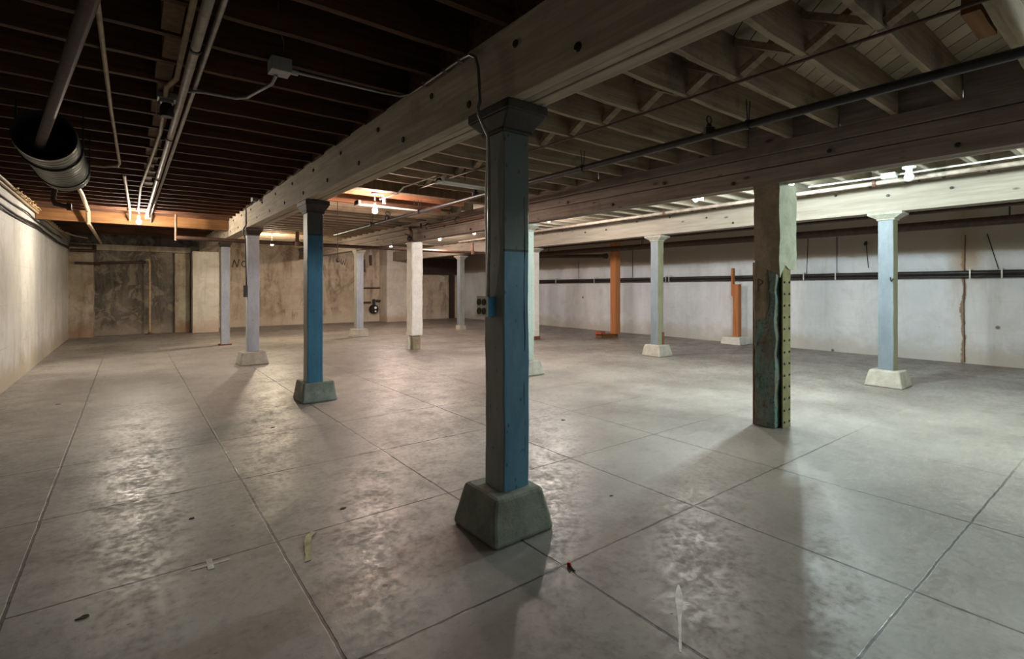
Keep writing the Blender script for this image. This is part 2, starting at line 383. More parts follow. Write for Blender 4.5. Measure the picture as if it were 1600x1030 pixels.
ROOT = {}
def make(name, mb, mat, parent=None, smooth=False, bevel=0):
    me = bpy.data.meshes.new(name)
    vs = [Vector(v) for v in mb.v]
    if parent is None:
        lo = Vector((min(v.x for v in vs), min(v.y for v in vs), min(v.z for v in vs)))
        hi = Vector((max(v.x for v in vs), max(v.y for v in vs), max(v.z for v in vs)))
        org = Vector(((lo.x+hi.x)/2, (lo.y+hi.y)/2, lo.z))
    else: org = ROOT[parent.name]
    me.from_pydata([v-org for v in vs], [], mb.f)
    mats = mat if isinstance(mat, (list, tuple)) else [mat]
    for m in mats: me.materials.append(m)
    if len(mats) > 1:
        for p, i in zip(me.polygons, mb.mi): p.material_index = i
    me.validate(); me.update()
    import bmesh
    bm = bmesh.new(); bm.from_mesh(me); bmesh.ops.recalc_face_normals(bm, faces=bm.faces); bm.to_mesh(me); bm.free()
    if smooth:
        me.polygons.foreach_set('use_smooth', [True]*len(me.polygons))
        try: me.set_sharp_from_angle(angle=math.radians(40))
        except Exception: pass
    o = bpy.data.objects.new(name, me); C.objects.link(o)
    if parent is None: o.location = org; ROOT[o.name] = org
    else: o.parent = parent; ROOT[o.name] = org
    if bevel:
        b = o.modifiers.new('bevel', 'BEVEL'); b.width = bevel; b.segments = 2; b.limit_method = 'ANGLE'; b.angle_limit = math.radians(50)
    return o
def tag(o, label, cat, group=None):
    o['label'] = label; o['category'] = cat
    if group: o['group'] = group
    return o
def thing(name, loc, label, cat, group=None):
    o = bpy.data.objects.new(name, None); C.objects.link(o); o.location = loc; o.empty_display_size = .1
    ROOT[o.name] = Vector(loc); return tag(o, label, cat, group)
def struct(name, mb, mat, **k):
    o = make(name, mb, mat, **k); o['kind'] = 'structure'; return o
def clone(o, loc, label, group=None):
    c = o.copy(); C.objects.link(c); c.location = loc; ROOT[c.name] = Vector(loc); c['label'] = label
    if group: c['group'] = group
    for ch in list(o.children):
        d = ch.copy(); C.objects.link(d); d.parent = c
    return c
UNITS = ['', 'first', 'second', 'third', 'fourth', 'fifth', 'sixth', 'seventh', 'eighth', 'ninth', 'tenth', 'eleventh', 'twelfth',
         'thirteenth', 'fourteenth', 'fifteenth', 'sixteenth', 'seventeenth', 'eighteenth', 'nineteenth']
def ordw(n):
    if n < 20: return UNITS[n]
    t = {2: 'twent', 3: 'thirt', 4: 'fort', 5: 'fift'}[n//10]
    return t+'ieth' if n % 10 == 0 else t+'y-'+UNITS[n % 10]
def M2(*names): return [M[n] for n in names]

# ------------------------------------------------------------------ room shell
XL, XR, YB, YF, ZD = -1.45, 13.2, 21.6, -4.0, 3.34
struct('floor', MB().box(XL-.3, XR+.3, YF-.3, YB+.3, -.2, 0), M['floor'])
mb = MB().ngrid(1.885, XR+.3, YF-.3, YB+.3, ZD, ZD+.05, 1, 1, 1, 0)
struct('ceiling', mb, M['deck_pale'])
struct('ceiling', MB().box(XL-.3, 1.885, YF-.3, YB+.3, ZD, ZD+.05), M['deck_dark'])
struct('wall_left', MB().box(XL-.3, XL, YF-.3, YB+.3, 0, ZD), M['wall_left'])
struct('wall_right', MB().box(XR, XR+.3, YF-.3, YB+.3, 0, ZD), M['wall_right'])
wb = struct('wall_back', MB().box(2.0, XR, YB, YB+.3, 0, ZD), M['wall_back'])
struct('wall_recess', MB().box(XL, 2.0, 20.3, 20.6, 0, ZD), M['recess'])
# plaster patches of the recess: pale flaked jambs left and right
struct('trim_1', MB().ngrid(XL, -.88, 19.75, 20.3, 0, 2.72, 4, 4, 16, .02, 3, 3), M['recess_pale'])
struct('trim_2', MB().ngrid(1.2, 1.62, 20.16, 20.3, 0, 2.66, 3, 2, 16, .015, 3, 4), M['recess_pale'])
struct('trim_3', MB().ngrid(1.66, 2.42, 19.7, YB, 0, 2.72, 5, 6, 16, .012, 3, 5), M['pier'])
struct('trim_4', MB().box(XL, 1.64, 20.1, 20.3, 2.68, 2.86), M['recess_pale'])       # ledge over the recess
struct('trim_5', MB().ngrid(8.95, 9.95, 20.75, YB, 0, ZD, 5, 5, 20, .015, 3, 6), M['pier'])     # far pier
struct('trim_6', MB().box(9.95, XR, 21.35, YB, 2.14, 2.92), M['dark_board'])          # dark lintel
# unseen wall behind the camera, with a window opening added for the fill
wf = MB(); wx0, wx1, wz0, wz1 = 3.0, 8.6, 1.0, 2.5
wf.box(XL, wx0, YF-.3, YF, 0, ZD); wf.box(wx1, XR, YF-.3, YF, 0, ZD); wf.box(wx0, wx1, YF-.3, YF, 0, wz0); wf.box(wx0, wx1, YF-.3, YF, wz1, ZD)
struct('wall_front', wf, M['wall_left'])
fr = MB()
for x in (wx0+.03, wx0+1.4, wx0+2.8, wx0+4.2, wx1-.03): fr.box(x-.03, x+.03, YF-.09, YF-.04, wz0, wz1)
for z in (wz0+.03, (wz0+wz1)/2, wz1-.03): fr.box(wx0, wx1, YF-.085, YF-.045, z-.03, z+.03)
struct('added_window_1', fr, M['shade_white'])  # frame of the added window, never in view

# ------------------------------------------------------------------ beams
def beam(name, label, planks, ends, bolts=()):
    t = thing(name, (ends[0][0], ends[0][1], ends[0][2]), label, 'beam')
    (xa, ya, za), (xb, yb, zb) = ends
    for pn, x0, x1, z0, z1, mat in planks:
        N = 40; m = MB(); vs = []; fs = []
        for i in range(N+1):
            u = i/N; y = ya+(yb-ya)*u; ox = xa+(xb-xa)*u; oz = za+(zb-za)*max(0, (u-.15)/.85)
            w = [noise.noise(Vector((y*.9, x0*7+k*3.1, z0*5)))*.004 for k in range(4)]
            vs += [(ox+x0+w[0], y, oz+z0+w[1]), (ox+x1+w[2], y, oz+z0+w[1]), (ox+x1+w[2], y, oz+z1), (ox+x0+w[0], y, oz+z1)]
        for i in range(N):
            for k in range(4):
                a = i*4+k; b = i*4+(k+1) % 4; fs.append((a, b, b+4, a+4))
        fs += [(3, 2, 1, 0), (N*4, N*4+1, N*4+2, N*4+3)]
        m.add(vs, fs); make(pn, m, mat, t, bevel=.006)
    for (x, y, z, r) in bolts:
        make('bolt', MB().lathe((x+.004, y, z), [(r, 0), (r, .008), (r*.75, .014)], 10, 0, -1), M['black'], t)
    return t
b1_ends = ((1.885, -1.5, 0), (1.97, 19.75, .13))
def b1x(y): return 1.885+(1.97-1.885)*(y+1.5)/21.25
def b1z(y): return .13*max(0, ((y+1.5)/21.25-.15)/.85)
bolts = []
for k in range(17):
    y = 2.29+1.02*k; bolts.append((b1x(y)-.125, y, 2.91+b1z(y), .024-.0004*k))
    y = 1.78+1.01*k; bolts.append((b1x(y)-.125, y, 2.70+b1z(y), .026-.0004*k))
beam('timber_beam', 'long built-up whitewashed timber beam running over the main blue post, dotted with dark bolts',
     [('plank', -.125, -.045, 2.61, 3.05, M['beam']), ('plank', -.037, .022, 2.615, 3.05, M['beam']),
      ('plank', .030, .085, 2.61, 3.05, M['beam']), ('plank', .093, .150, 2.622, 3.05, M['beam'])], b1_ends, bolts)
# beam end grain pad on the pier is the pier itself
random.seed(3)
bolts = [(5.43+.004*(k % 2), 1.1+.93*k+random.uniform(-.1, .1), random.choice((2.68, 2.84)), .022) for k in range(14)]
beam('timber_beam', 'grey built-up timber beam over the riveted column and the whitewashed column',
     [('plank', -.12, -.03, 2.612, 2.785, M['beam_mid']), ('plank', -.112, -.03, 2.792, 2.925, M['beam_mid']),
      ('top_plate', -.135, .12, 2.932, 3.05, M['beam_mid']), ('plank', -.022, .05, 2.61, 2.931, M['beam_mid']), ('plank', .057, .125, 2.62, 2.931, M['beam'])],
     ((5.55, -1.5, 0), (5.6, 21.5, .06)), bolts)
bolts = [(9.235-.115, .9+.8*k+random.uniform(-.15, .15), random.choice((2.74, 2.9, 3.0)), .02) for k in range(16)]
beam('timber_beam', 'brightly lit white timber beam over the pale blue posts by the right wall',
     [('plank', -.125, -.03, 2.65, 3.05, M['beam_white']), ('plank', -.022, .05, 2.655, 3.05, M['beam_white']), ('plank', .058, .125, 2.65, 3.05, M['beam_white'])],
     ((9.25, -1.5, 0), (9.36, 21.5, .04)), bolts)

# ------------------------------------------------------------------ joists
SP = .447; Y0 = 2.38-4*SP        # first joist at about y = 0.59
def joists(x0, x1, thick, mat, where, catgroup, n, bottom=3.05, skip=()):
    base = None
    for k in range(n):
        if k in skip: continue
        y = Y0+SP*k+.012*math.sin(k*2.7)
        lab = where % ordw(k+1)
        if base is None:
            m = MB(); N = 12; vs = []; fs = []
            for i in range(N+1):
                x = x0+(x1-x0)*i/N; a = .003*math.sin(i*1.9); b = .003*math.cos(i*2.3)
                vs += [(x, -thick/2+a, bottom+b), (x, thick/2+a, bottom+b), (x, thick/2+a, ZD), (x, -thick/2+a, ZD)]
            for i in range(N):
                for q in range(4):
                    c = i*4+q; d = i*4+(q+1) % 4; fs.append((c, d, d+4, c+4))
            fs += [(3, 2, 1, 0), (N*4, N*4+1, N*4+2, N*4+3)]
            m.add(vs, fs)
            base = make('ceiling_joist', m, mat); tag(base, lab, 'joist', catgroup)
            base.location.y = y
        else:
            clone(base, (base.location.x, y, base.location.z), lab, catgroup)
NJ = 43
joists(XL, 1.94, .046, M['joist_dark'], 'dark brown joist over the left aisle, %s from the camera end', 'dark joists over the left aisle', 41)
joists(1.95, 5.53, .045, M['joist_pale'], 'whitewashed joist between the two nearer beams, %s from the camera end', 'whitewashed joists of the middle bay', NJ, skip=(15, 16, 17, 18, 19))
joists(5.57, 9.25, .052, M['joist_white'], 'white joist between the middle and right beams, %s from the camera end', 'white joists of the right bay', 36)
# short dark nailer rows: blocking over the beams
def blocks(x, thick, mat, lab, group, k0, k1, z0=3.05, dz=.27, name='joist_blocking'):
    for i, k in enumerate(range(k0, k1)):
        ya = Y0+SP*k+.03; yb = Y0+SP*(k+1)-.03
        xx = x+(.012 if k % 2 else -.012)
        tag(make(name, MB().box(xx-thick/2, xx+thick/2, ya, yb, z0, z0+dz), mat), lab % ordw(i+1), 'blocking', group)
blocks(.21, .10, M['block_brown'], 'brown block between dark joists at mid-span of left aisle, %s from the camera end', 'mid-span blocks of the left aisle', 5, 20, 3.065)
blocks(1.82, .06, M['joist_dark'], 'dark block between joists above the bolt-dotted beam, %s from the camera end', 'blocks above the bolt-dotted beam', 0, 24)
blocks(5.455, .05, M['beam_mid'], 'dusky block between joists above the middle beam, %s from the camera end', 'blocks above the middle beam', 0, 14)
# cross bridging at mid-span of the middle bay
for i, k in enumerate(range(-1, 14)):
    ya = Y0+SP*k+.026; yb = Y0+SP*(k+1)-.026; x = 3.55
    t = thing('cross_bridging', (x, (ya+yb)/2, 3.07), 'whitewashed crossed struts between middle-bay joists, %s pair from the camera end' % ordw(i+1), 'bridging', 'crossed struts of the middle bay')
    make('strut', MB().strut((x-.03, ya, 3.08), (x-.03, yb, 3.29), .075, .045), M['joist_pale'], t)
    make('strut', MB().strut((x+.03, yb, 3.08), (x+.03, ya, 3.29), .075, .045), M['joist_pale'], t)
# headers
tag(make('timber_header', MB().ngrid(-1.44, 1.80, 13.19, 13.33, 2.83, 3.30, 16, 2, 4, .006, 4, 2), M['orange_x']), 'deep orange-brown timber header across the left aisle behind the lit bulb', 'header')
tag(make('timber_header', MB().ngrid(2.04, 5.46, 7.12, 7.30, 2.96, 3.24, 16, 2, 4, .006, 4, 2), M['block_brown']), 'brown timber header across the middle bay in front of the second lit bulb', 'header')
tag(make('timber_header', MB().ngrid(2.06, 5.44, 9.62, 9.74, 2.98, 3.24, 16, 2, 4, .006, 4, 2), M['joist_pale']), 'pale timber header across the middle bay beyond the far fluorescent fixture', 'header')
for i in range(5):
    y = Y0+SP*(15+i)+(.06 if i == 0 else 0)
    tag(make('cut_joist', MB().ngrid(2.12, 5.08-.03*(i % 2), y-.035, y+.035, 3.06, ZD, 16, 2, 3, .006, 4, i), M['cut_joist']), 'short orange-brown joist ending free before the middle beam, %s beyond the brown header' % ordw(i+1), 'joist', 'short orange-brown joists')
tag(make('wood_block', MB().ngrid(4.12, 4.62,   .69, .78, 3.20, ZD, 6, 2, 2, .004, 6, 1), M['orange_x']), 'bare orange wood block between pale joists at the top right corner', 'wood block')

# ------------------------------------------------------------------ columns
def post(t, x, y, hw, z0, z1, faces, seed, amp=.004):
    m = MB().ngrid(x-hw, x+hw, y-hw, y+hw, z0, z1, 3, 3, 34, amp, 3.2, seed)
    mats = list(dict.fromkeys(faces.values()))
    m.mi = [mats.index(faces.get(g, faces['*'])) for g in m.tags]
    return make('post', m, M2(*mats), t, bevel=.010)
def pedestal(t, x, y, hb, ht, h, mat, seed):
    return make('pedestal', MB().ngrid(x-hb, x+hb, y-hb, y+hb, 0, h, 7, 7, 5, .010, 5, seed, (ht/hb, ht/hb)), M[mat], t, bevel=.022)
def capital(t, x, y, zb, zt, mat, a=.112, bx=.15, by=.215):
    m = MB(); zm = zb+(zt-zb)*.58
    m.box(x-a-.006, x+a+.006, y-a-.006, y+a+.006, zb-.02, zb+.005)
    m.frustum(x-a, x+a, y-a, y+a, zb, x-bx, x+bx, y-by, y+by, zm)
    m.box(x-bx-.004, x+bx+.004, y-by-.004, y+by+.004, zm, zt)
    return make('capital', m, M[mat], t, bevel=.008)

t = thing('timber_column', (1.885, 2.54, 0), 'big blue-faced timber post on a concrete pedestal, nearest to the camera', 'column')
post(t, 1.895, 2.535, .1, .24, 2.50, {'*': 'grey_paint', '-y': 'blue_lit_face'}, 1, .006)
pedestal(t, 1.875, 2.55, .232, .178, .262, 'pedestal', 1)
capital(t, 1.895, 2.535, 2.47, 2.613, 'cap_dark')
ck = MB()      # long drying crack down the blue face
pts = [(1.958+.004*math.sin(i*.9)+.002*math.sin(i*3.1), 2.4345, .45+.085*i) for i in range(20)]
ck.tube(pts, [.001+.0018*abs(math.sin(i*.9)) for i in range(20)], 5); make('crack', ck, M['black'], t)

t = thing('timber_column', (1.94, 6.9, 0), 'dark blue-faced timber post on a concrete pedestal, next behind the main post', 'column')
post(t, 1.94, 6.9, .1, .24, 2.54, {'*': 'grey_paint', '-y': 'blue_lit_face2'}, 2, .004)
pedestal(t, 1.99, 6.98, .235, .19, .262, 'pedestal', 2); capital(t, 1.94, 6.9, 2.5, 2.64, 'cap_dark')
make('paper_tag', MB().box(2.034, 2.046, 6.80, 6.803, 1.20, 1.245), M['paper_white'], t)

t = thing('timber_column', (1.93, 11.0, 0), 'slate grey timber post on a pale pedestal with a black cable down its side', 'column')
post(t, 1.93, 11.0, .105, .22, 2.58, {'*': 'slate_paint'}, 3, .004)
pedestal(t, 1.93, 11.02, .26, .21, .25, 'pedestal_pale', 3); capital(t, 1.93, 11.0, 2.55, 2.67, 'cap_dark', .112, .15, .2)

t = thing('timber_column', (1.99, 15.05, 0), 'thin grey post without a pedestal, farthest under the bolt-dotted beam', 'column')
post(t, 1.99, 15.05, .1, .02, 2.62, {'*': 'grey_paint', '-y': 'slate_paint'}, 4, .003)
make('base_plate', MB().box(1.85, 2.13, 14.91, 15.19, 0, .03), M['rust'], t); capital(t, 1.99, 15.05, 2.59, 2.70, 'cap_dark', .11, .13, .18)

# riveted steel / concrete column
t = thing('riveted_column', (5.58, 2.62, 0), 'broken concrete-cased column with a riveted steel plate showing, letter P painted on it', 'column')
m = MB().ngrid(5.44, 5.84, 2.475, 2.75, 1.72, 2.615, 6, 6, 12, .014, 5, 11)
m.v = [(x, y, z+(.22*noise.noise(Vector((x*6, y*6, 2)))-.10*max(0, (2.70-y)/.22)*0 if z < 1.76 else 0)) for x, y, z in m.v]
pl = ['casing', 'casing_pale']; m.mi = [1 if g in ('-y', 'x', '-z') else 0 for g in m.tags]
make('concrete_casing', m, M2(*pl), t, bevel=.03)
m = MB().ngrid(5.45, 5.66, 2.53, 2.755, 0, 1.80, 6, 8, 40, .018, 6, 12)
make('broken_core', m, M['rubble'], t, bevel=.012)
m = MB().ngrid(5.44, 5.60, 2.60, 2.76, 1.15, 1.78, 4, 4, 12, .016, 5, 13)
make('concrete_casing', m, M['casing'], t, bevel=.02)
make('steel_plate', MB().box(5.53, 5.715, 2.485, 2.500, 0, 1.80), M['flange'], t, bevel=.002)
make('steel_web', MB().box(5.60, 5.62, 2.50, 2.76, 0, 1.78), M['black'], t)
make('steel_plate', MB().box(5.46, 5.70, 2.757, 2.772, 0, 1.78), M['rust'], t)
for i in range(13):
    for x in (5.565, 5.68):
        make('rivet', MB().lathe((x, 2.486, .06+.125*i), [(.014, 0), (.013, .006), (.008, .011)], 10, 1, -1), M['black'], t)
def stroke(pts, w, name, parent, mat, n=6):
    return make(name, MB().tube(pts, w, n), mat, parent)
stroke([(5.447-.012, 2.70, 1.60), (5.445-.012, 2.70, 1.46)], .004, 'painted_letter', t, M['ink'])
o = stroke([(5.447-.012, 2.70-.05*math.sin(PI*i/8), 1.60-.075*i/8) for i in range(9)], .003, 'painted_letter', t, M['ink'])

t = thing('timber_column', (5.5, 6.8, 0), 'pale mint post on a pedestal, mostly hidden behind the main blue post', 'column')
post(t, 5.5, 6.8, .1, .2, 2.53, {'*': 'mint_paint'}, 5); pedestal(t, 5.5, 6.8, .24, .19, .24, 'pedestal_pale', 5)
capital(t, 5.5, 6.8, 2.50, 2.62, 'cap_pale', .11, .14, .2)

t = thing('concrete_column', (5.55, 11.2, 0), 'whitewashed concrete column broken away to a dark stub near its foot', 'column')
m = MB().ngrid(5.40, 5.70, 11.05, 11.35, .34, 2.625, 5, 5, 26, .015, 4, 21); make('white_casing', m, M['casing_white'], t, bevel=.03)
make('core_stub', MB().ngrid(5.45, 5.66, 11.10, 11.32, 0, .40, 4, 4, 6, .008, 8, 22), M['casing'], t, bevel=.01)
make('broken_edge', MB().ngrid(5.39, 5.47, 11.2, 11.36, 0, .40, 3, 3, 8, .014, 8, 23), M['casing_white'], t, bevel=.01)

t = thing('timber_column', (5.6, 15.1, 0), 'grey post on a square pale block, left of the whitewashed concrete column', 'column')
post(t, 5.6, 15.1, .11, .22, 2.6, {'*': 'grey_paint', '-y': 'slate_paint'}, 6); make('pedestal', MB().ngrid(5.34, 5.86, 14.9, 15.3, 0, .25, 5, 5, 4, .012, 5, 6, (.85, .85)), M['pedestal_pale'], t, bevel=.02)
capital(t, 5.6, 15.1, 2.56, 2.655, 'cap_pale', .12, .14, .18)

R3 = [(9.25, 2.6, 'pale blue post on a concrete pedestal, nearest the camera under the white beam', {'*': 'olive_shaded_side', '-x': 'pale_blue_paint'}, True),
      (9.3, 6.87, 'pale blue post on a pedestal with rusty angle at its foot, right of the tall orange post', {'*': 'olive_shaded_side', '-x': 'pale_blue_paint'}, True),
      (9.38, 11.2, 'pale post with stained foot, half hidden at the right edge of the main post', {'*': 'casing_white'}, False),
      (9.45, 15.4, 'thin post on a little block, seen between whitewashed column and main post', {'*': 'grey_paint', '-x': 'pale_blue_paint'}, False)]
for i, (x, y, lab, fc, ped) in enumerate(R3):
    t = thing('timber_column', (x, y, 0), lab, 'column')
    post(t, x, y, .1, .2 if ped else .02, 2.57, fc, 30+i)
    if ped: pedestal(t, x, y, .25, .19, .25, 'pedestal_pale', 30+i)
    else: make('base_block', MB().ngrid(x-.13, x+.13, y-.13, y+.13, 0, .16 if i == 3 else .10, 4, 4, 3, .01, 6, i), M['rust' if i == 2 else 'pedestal_pale'], t, bevel=.01)
    capital(t, x, y, 2.55, 2.655, 'cap_pale', .112, .16, .22)
    if i == 1: make('corner_angle', MB().box(x+.04, x+.105, y-.112, y-.102, .22, .52), M['rust'], t)
    if i == 0: make('hook', MB().tube([(x-.102, y-.06, 1.66), (x-.13, y-.07, 1.62), (x-.135, y-.08, 1.60), (x-.11, y-.1, 1.64)], .008, 6), M['black'], t)

# orange shores
t = thing('shoring_post', (11.75, 10.2, 0), 'tall orange timber shoring post rising to the ceiling before the right wall', 'post')
make('post', MB().ngrid(11.64, 11.86, 10.09, 10.31, .10, ZD, 3, 3, 20, .006, 4, 41), M['orange_z'], t, bevel=.015)
make('sole_plate', MB().ngrid(11.16, 11.9, 10.22, 10.46, 0, .10, 8, 3, 2, .006, 4, 42), M['orange_x'], t, bevel=.008)
tag(make('brick', MB().ngrid(11.10, 11.32, 10.20, 10.44, .106, .20, 4, 3, 2, .008, 8, 43), M['brick'], bevel=.01), 'red brick lying on the orange sole plate beside the tall orange post', 'brick')
t = thing('shoring_post', (12.92, 7.0, 0), 'short orange post on a white block against the right wall', 'post')
make('footing', MB().ngrid(12.60, XR-.03, 6.72, 7.28, 0, .20, 6, 6, 3, .012, 5, 44, (.86, .86)), M['casing_white'], t, bevel=.02)
make('post', MB().ngrid(12.83, 12.99, 6.90, 7.06, .19, 1.60, 2, 2, 12, .005, 4, 45), M['orange_z'], t, bevel=.01)
make('side_plank', MB().ngrid(12.84, 12.95, 7.062, 7.11, 1.28, 2.03, 2, 1, 8, .004, 4, 46), M['orange_z'], t, bevel=.006)

# ------------------------------------------------------------------ overhead pipes
def hooks(t, x, z, ys, r, top=3.05, mat='black'):
    for y in ys:
        m = MB()
        m.tube([(x-.03, y, top), (x-.012, y, z+r)], .005, 6); m.tube([(x+.03, y, top), (x+.012, y, z+r)], .005, 6)
        make('hanger_rod', m, M[mat], t)
        make('pipe_clamp', MB().lathe((x, y-.012, z), [(r*1.25, 0), (r*1.25, .024)], 12, 1), M[mat], t)
t = thing('sprinkler_pipe', (4.06, 5, 2.85), 'dark sprinkler pipe hung from rods under the pale joists of the middle bay', 'pipe')
make('pipe', MB().tube([(4.06, -1.2, 2.85), (4.06, 2, 2.85), (4.06, 6.0, 2.85), (4.10, 12.7, 2.83)], .034, 12), M['pipe_black'], t, True)
hooks(t, 4.06, 2.85, (2.10, 4.0, 5.8, 8.0, 10.2), .034)
for y in (2.45, 6.2, 9.4):
    m = MB().lathe((4.06, y, 2.88), [(.05, -.03), (.05, .03), (.025, .04), (.018, .07)], 10)
    ring = [(4.06+.036*math.cos(a*PI/6), y, 2.98+.036*math.sin(a*PI/6)) for a in range(13)]; m.tube(ring, .007, 6)
    make('sprinkler_head', m, M['black'], t)
tag(make('thin_rod', MB().tube([(3.62, -.6, 3.03), (3.60, 1.5, 3.032), (3.58, 4.0, 3.034), (3.55, 7.0, 3.036)], .012, 8), M['pipe_dark'], smooth=True), 'thin dark rod running under the crossed struts of the middle bay', 'rod')
# cross main passing under two beams
t = thing('cross_main_pipe', (4.0, 12.7, 2.55), 'long dark pipe crossing the room under two beams beyond the slate post', 'pipe')
make('pipe', MB().tube([(.77, 12.7, 2.56), (4.1, 12.7, 2.56), (9.0, 12.7, 2.56), (10.85, 12.7, 2.57)], .045, 12), M['pipe_dark'], t, True)
make('riser', MB().tube([(.77, 12.7, 2.50), (.77, 12.7, 3.06)], .024, 10), M['pipe_brown'], t, True)
for x in (3.2, 6.3, 8.2): make('tee_fitting', MB().lathe((x, 12.7, 2.56), [(.075, -.05), (.075, .05), (.045, .07), (.04, .30)], 12), M['pipe_brown'], t, True)
# bay 3 pipe beside the white beam
t = thing('sprinkler_pipe', (8.5, 5, 3.0), 'grey-brown pipe running along the top of the lit white beam', 'pipe')
make('pipe', MB().tube([(8.5, -1.2, 3.0), (8.5, 6, 3.0), (8.52, 14, 3.0)], .032, 12), M['pipe_grey'], t, True)
for y in (2.55, 6.1, 10.5):
    make('pipe_clamp', MB().lathe((8.5, y-.02, 3.0), [(.05, 0), (.05, .04)], 10, 1).box(8.49, 8.51, y-.01, y+.01, 3.03, 3.06), M['pipe_brown'], t)
t = thing('porcelain_lampholder', (8.0, 2.0, 3.0), 'white porcelain lampholder with an unlit bulb on a thin conduit, right of the riveted column', 'lamp')
make('conduit', MB().tube([(8.18, 3.3, 3.03), (8.18, 2.5, 3.02), (8.17, 1.2, 3.02), (8.16, -1.0, 3.03)], .012, 8), M['shade_white'], t, True)
make('junction_box', MB().box(8.11, 8.23, 2.20, 2.36, 2.98, 3.052), M['porcelain'], t, bevel=.008)
make('lampholder', MB().lathe((7.92, 2.0, 3.05), [(.075, 0), (.07, .02), (.035, .035), (.035, .07)], 14, 2, -1), M['porcelain'], t, True)
make('bulb', MB().lathe((7.92, 2.0, 2.98), [(.02, 0), (.045, .03), (.055, .06), (.05, .09), (.03, .11), (.005, .118)], 14, 2, -1), M['porcelain'], t, True)
make('arm', MB().tube([(7.92, 2.0, 3.03), (8.18, 2.1, 3.025)], .012, 8), M['shade_white'], t, True)
# hooked pipe run above the whitewashed column
t = thing('hooked_pipe', (5.35, 9.5, 2.86), 'brown pipe on hooked brackets along the face of the middle beam', 'pipe')
make('pipe', MB().tube([(5.36, 6.9, 2.86), (5.36, 10.4, 2.86), (5.36, 10.5, 2.88), (5.36, 10.5, 3.0)], .022, 10), M['pipe_brown'], t, True)
for y in (7.4, 8.9, 10.2): make('bracket', MB().tube([(5.43, y, 2.97), (5.36, y, 2.96), (5.32, y, 2.9), (5.33, y, 2.84), (5.37, y, 2.83)], .008, 6), M['black'], t)
t = thing('pipe_cluster', (5.5, 11.0, 2.64), 'tangle of dark elbows and valves at the head of the whitewashed column', 'pipe fitting')
m = MB()
m.tube([(5.36, 11.0, 2.62), (5.36, 11.0, 2.85), (5.36, 11.1, 2.95), (5.36, 11.4, 2.97)], .035, 8); m.tube([(5.30, 11.0, 2.6), (5.30, 11.0, 2.75), (5.30, 11.2, 2.80)], .022, 8)
make('elbow', m, M['pipe_brown'], t); make('valve', MB().lathe((5.30, 10.96, 2.63), [(.05, 0), (.07, .03), (.07, .06), (.03, .1)], 10), M['black'], t)

# pipes by the right wall
t = thing('drain_pipe', (11, 8, 2.6), 'thick rusty brown drain pipe hung beyond the white beam near the right wall', 'pipe')
make('pipe', MB().tube([(11, -1, 2.57), (11, 4, 2.58), (11, 16, 2.66)], .075, 14), M['pipe_dark'], t, True)
make('branch_pipe', MB().tube([(11, 13.6, 2.60), (12.42, 11.2, 2.545)], .06, 12).lathe((12.42, 11.25, 2.545), [(.085, -.1), (.085, .02)], 12, 1), M['pipe_dark'], t, True)
for y in (1.5, 5.0, 8.6, 12.4): make('hanger_rod', MB().tube([(11-.04, y, ZD), (11-.02, y, 2.6)], .008, 6).tube([(11.04, y, ZD), (11.02, y, 2.6)], .008, 6), M['black'], t)
t = thing('thin_pipe', (10, 8, 2.7), 'thin dark pipe running just under and behind the white beam', 'pipe')
make('pipe', MB().tube([(10, -1, 2.69), (10, 5, 2.70), (10, 16, 2.72)], .026, 10), M['pipe_dark'], t, True)
for y in (1.2, 2.4, 5.9, 10.8, 11.9): make('hanger_rod', MB().tube([(10, y, ZD), (10, y, 2.7)], .012, 6), M['black'], t)
t = thing('wall_pipe', (13.08, 8, 1.72), 'pair of black pipes running the length of the right wall at chest height', 'pipe')
make('pipe', MB().tube([(13.09, -1, 1.80), (13.09, 4, 1.80), (13.09, 16.5, 1.775)], .042, 12), M['pipe_black'], t, True)
make('pipe', MB().tube([(13.10, -1, 1.725), (13.10, 4, 1.725), (13.10, 16.5, 1.70)], .028, 10), M['pipe_black'], t, True)
for y in (1.88, 2.33, 4.67, 5.36, 6.37, 9.18, 9.3, 12.26, 14.26):
    make('pipe_strap', MB().box(13.008, XR, y-.012, y+.012, 1.855, 1.87).box(13.004, 13.016, y-.012, y+.012, 1.68, 1.87), M['shade_white'], t)
for i, (y, z0, z1, dy, dsc) in enumerate([(1.95, 1.86, 2.55, .16, 'nearest the right edge of the view'), (4.07, 1.95, 2.55, .05, 'dark-knobbed, left of nearest pale blue post'),
        (4.7, 1.86, 2.75, .0, 'first to the left of the dark-knobbed wire'), (5.36, 1.86, 2.75, -.03, 'just right of the riveted column'), (6.1, 1.86, 2.6, .04, 'next to the short orange post'), (10.7, 1.86, 2.8, 0, 'left of the tall orange post'), (13.2, 1.86, 2.5, 0, 'farthest along the right wall')]):
    m = MB().tube([(XR-.012, y, z0), (XR-.012, y+dy*.4, z0+(z1-z0)*.4), (XR-.012, y+dy, z1)], .007, 6)
    if i == 1: m.lathe((XR-.02, y+dy, z1-.05), [(.03, -.04), (.035, .0), (.02, .05)], 8)
    tag(make('wall_wire', m, M['cord_black']), 'dark wire on the right wall, '+dsc, 'wire')
tag(make('wall_conduit', MB().tube([(XR-.014, 2.44, .02), (XR-.014, 2.45, 1.2), (XR-.014, 2.43, 2.55)], .009, 8), M['pipe_brown'], smooth=True), 'rust-stained vertical pipe on the right wall beside the nearest pale blue post', 'pipe')

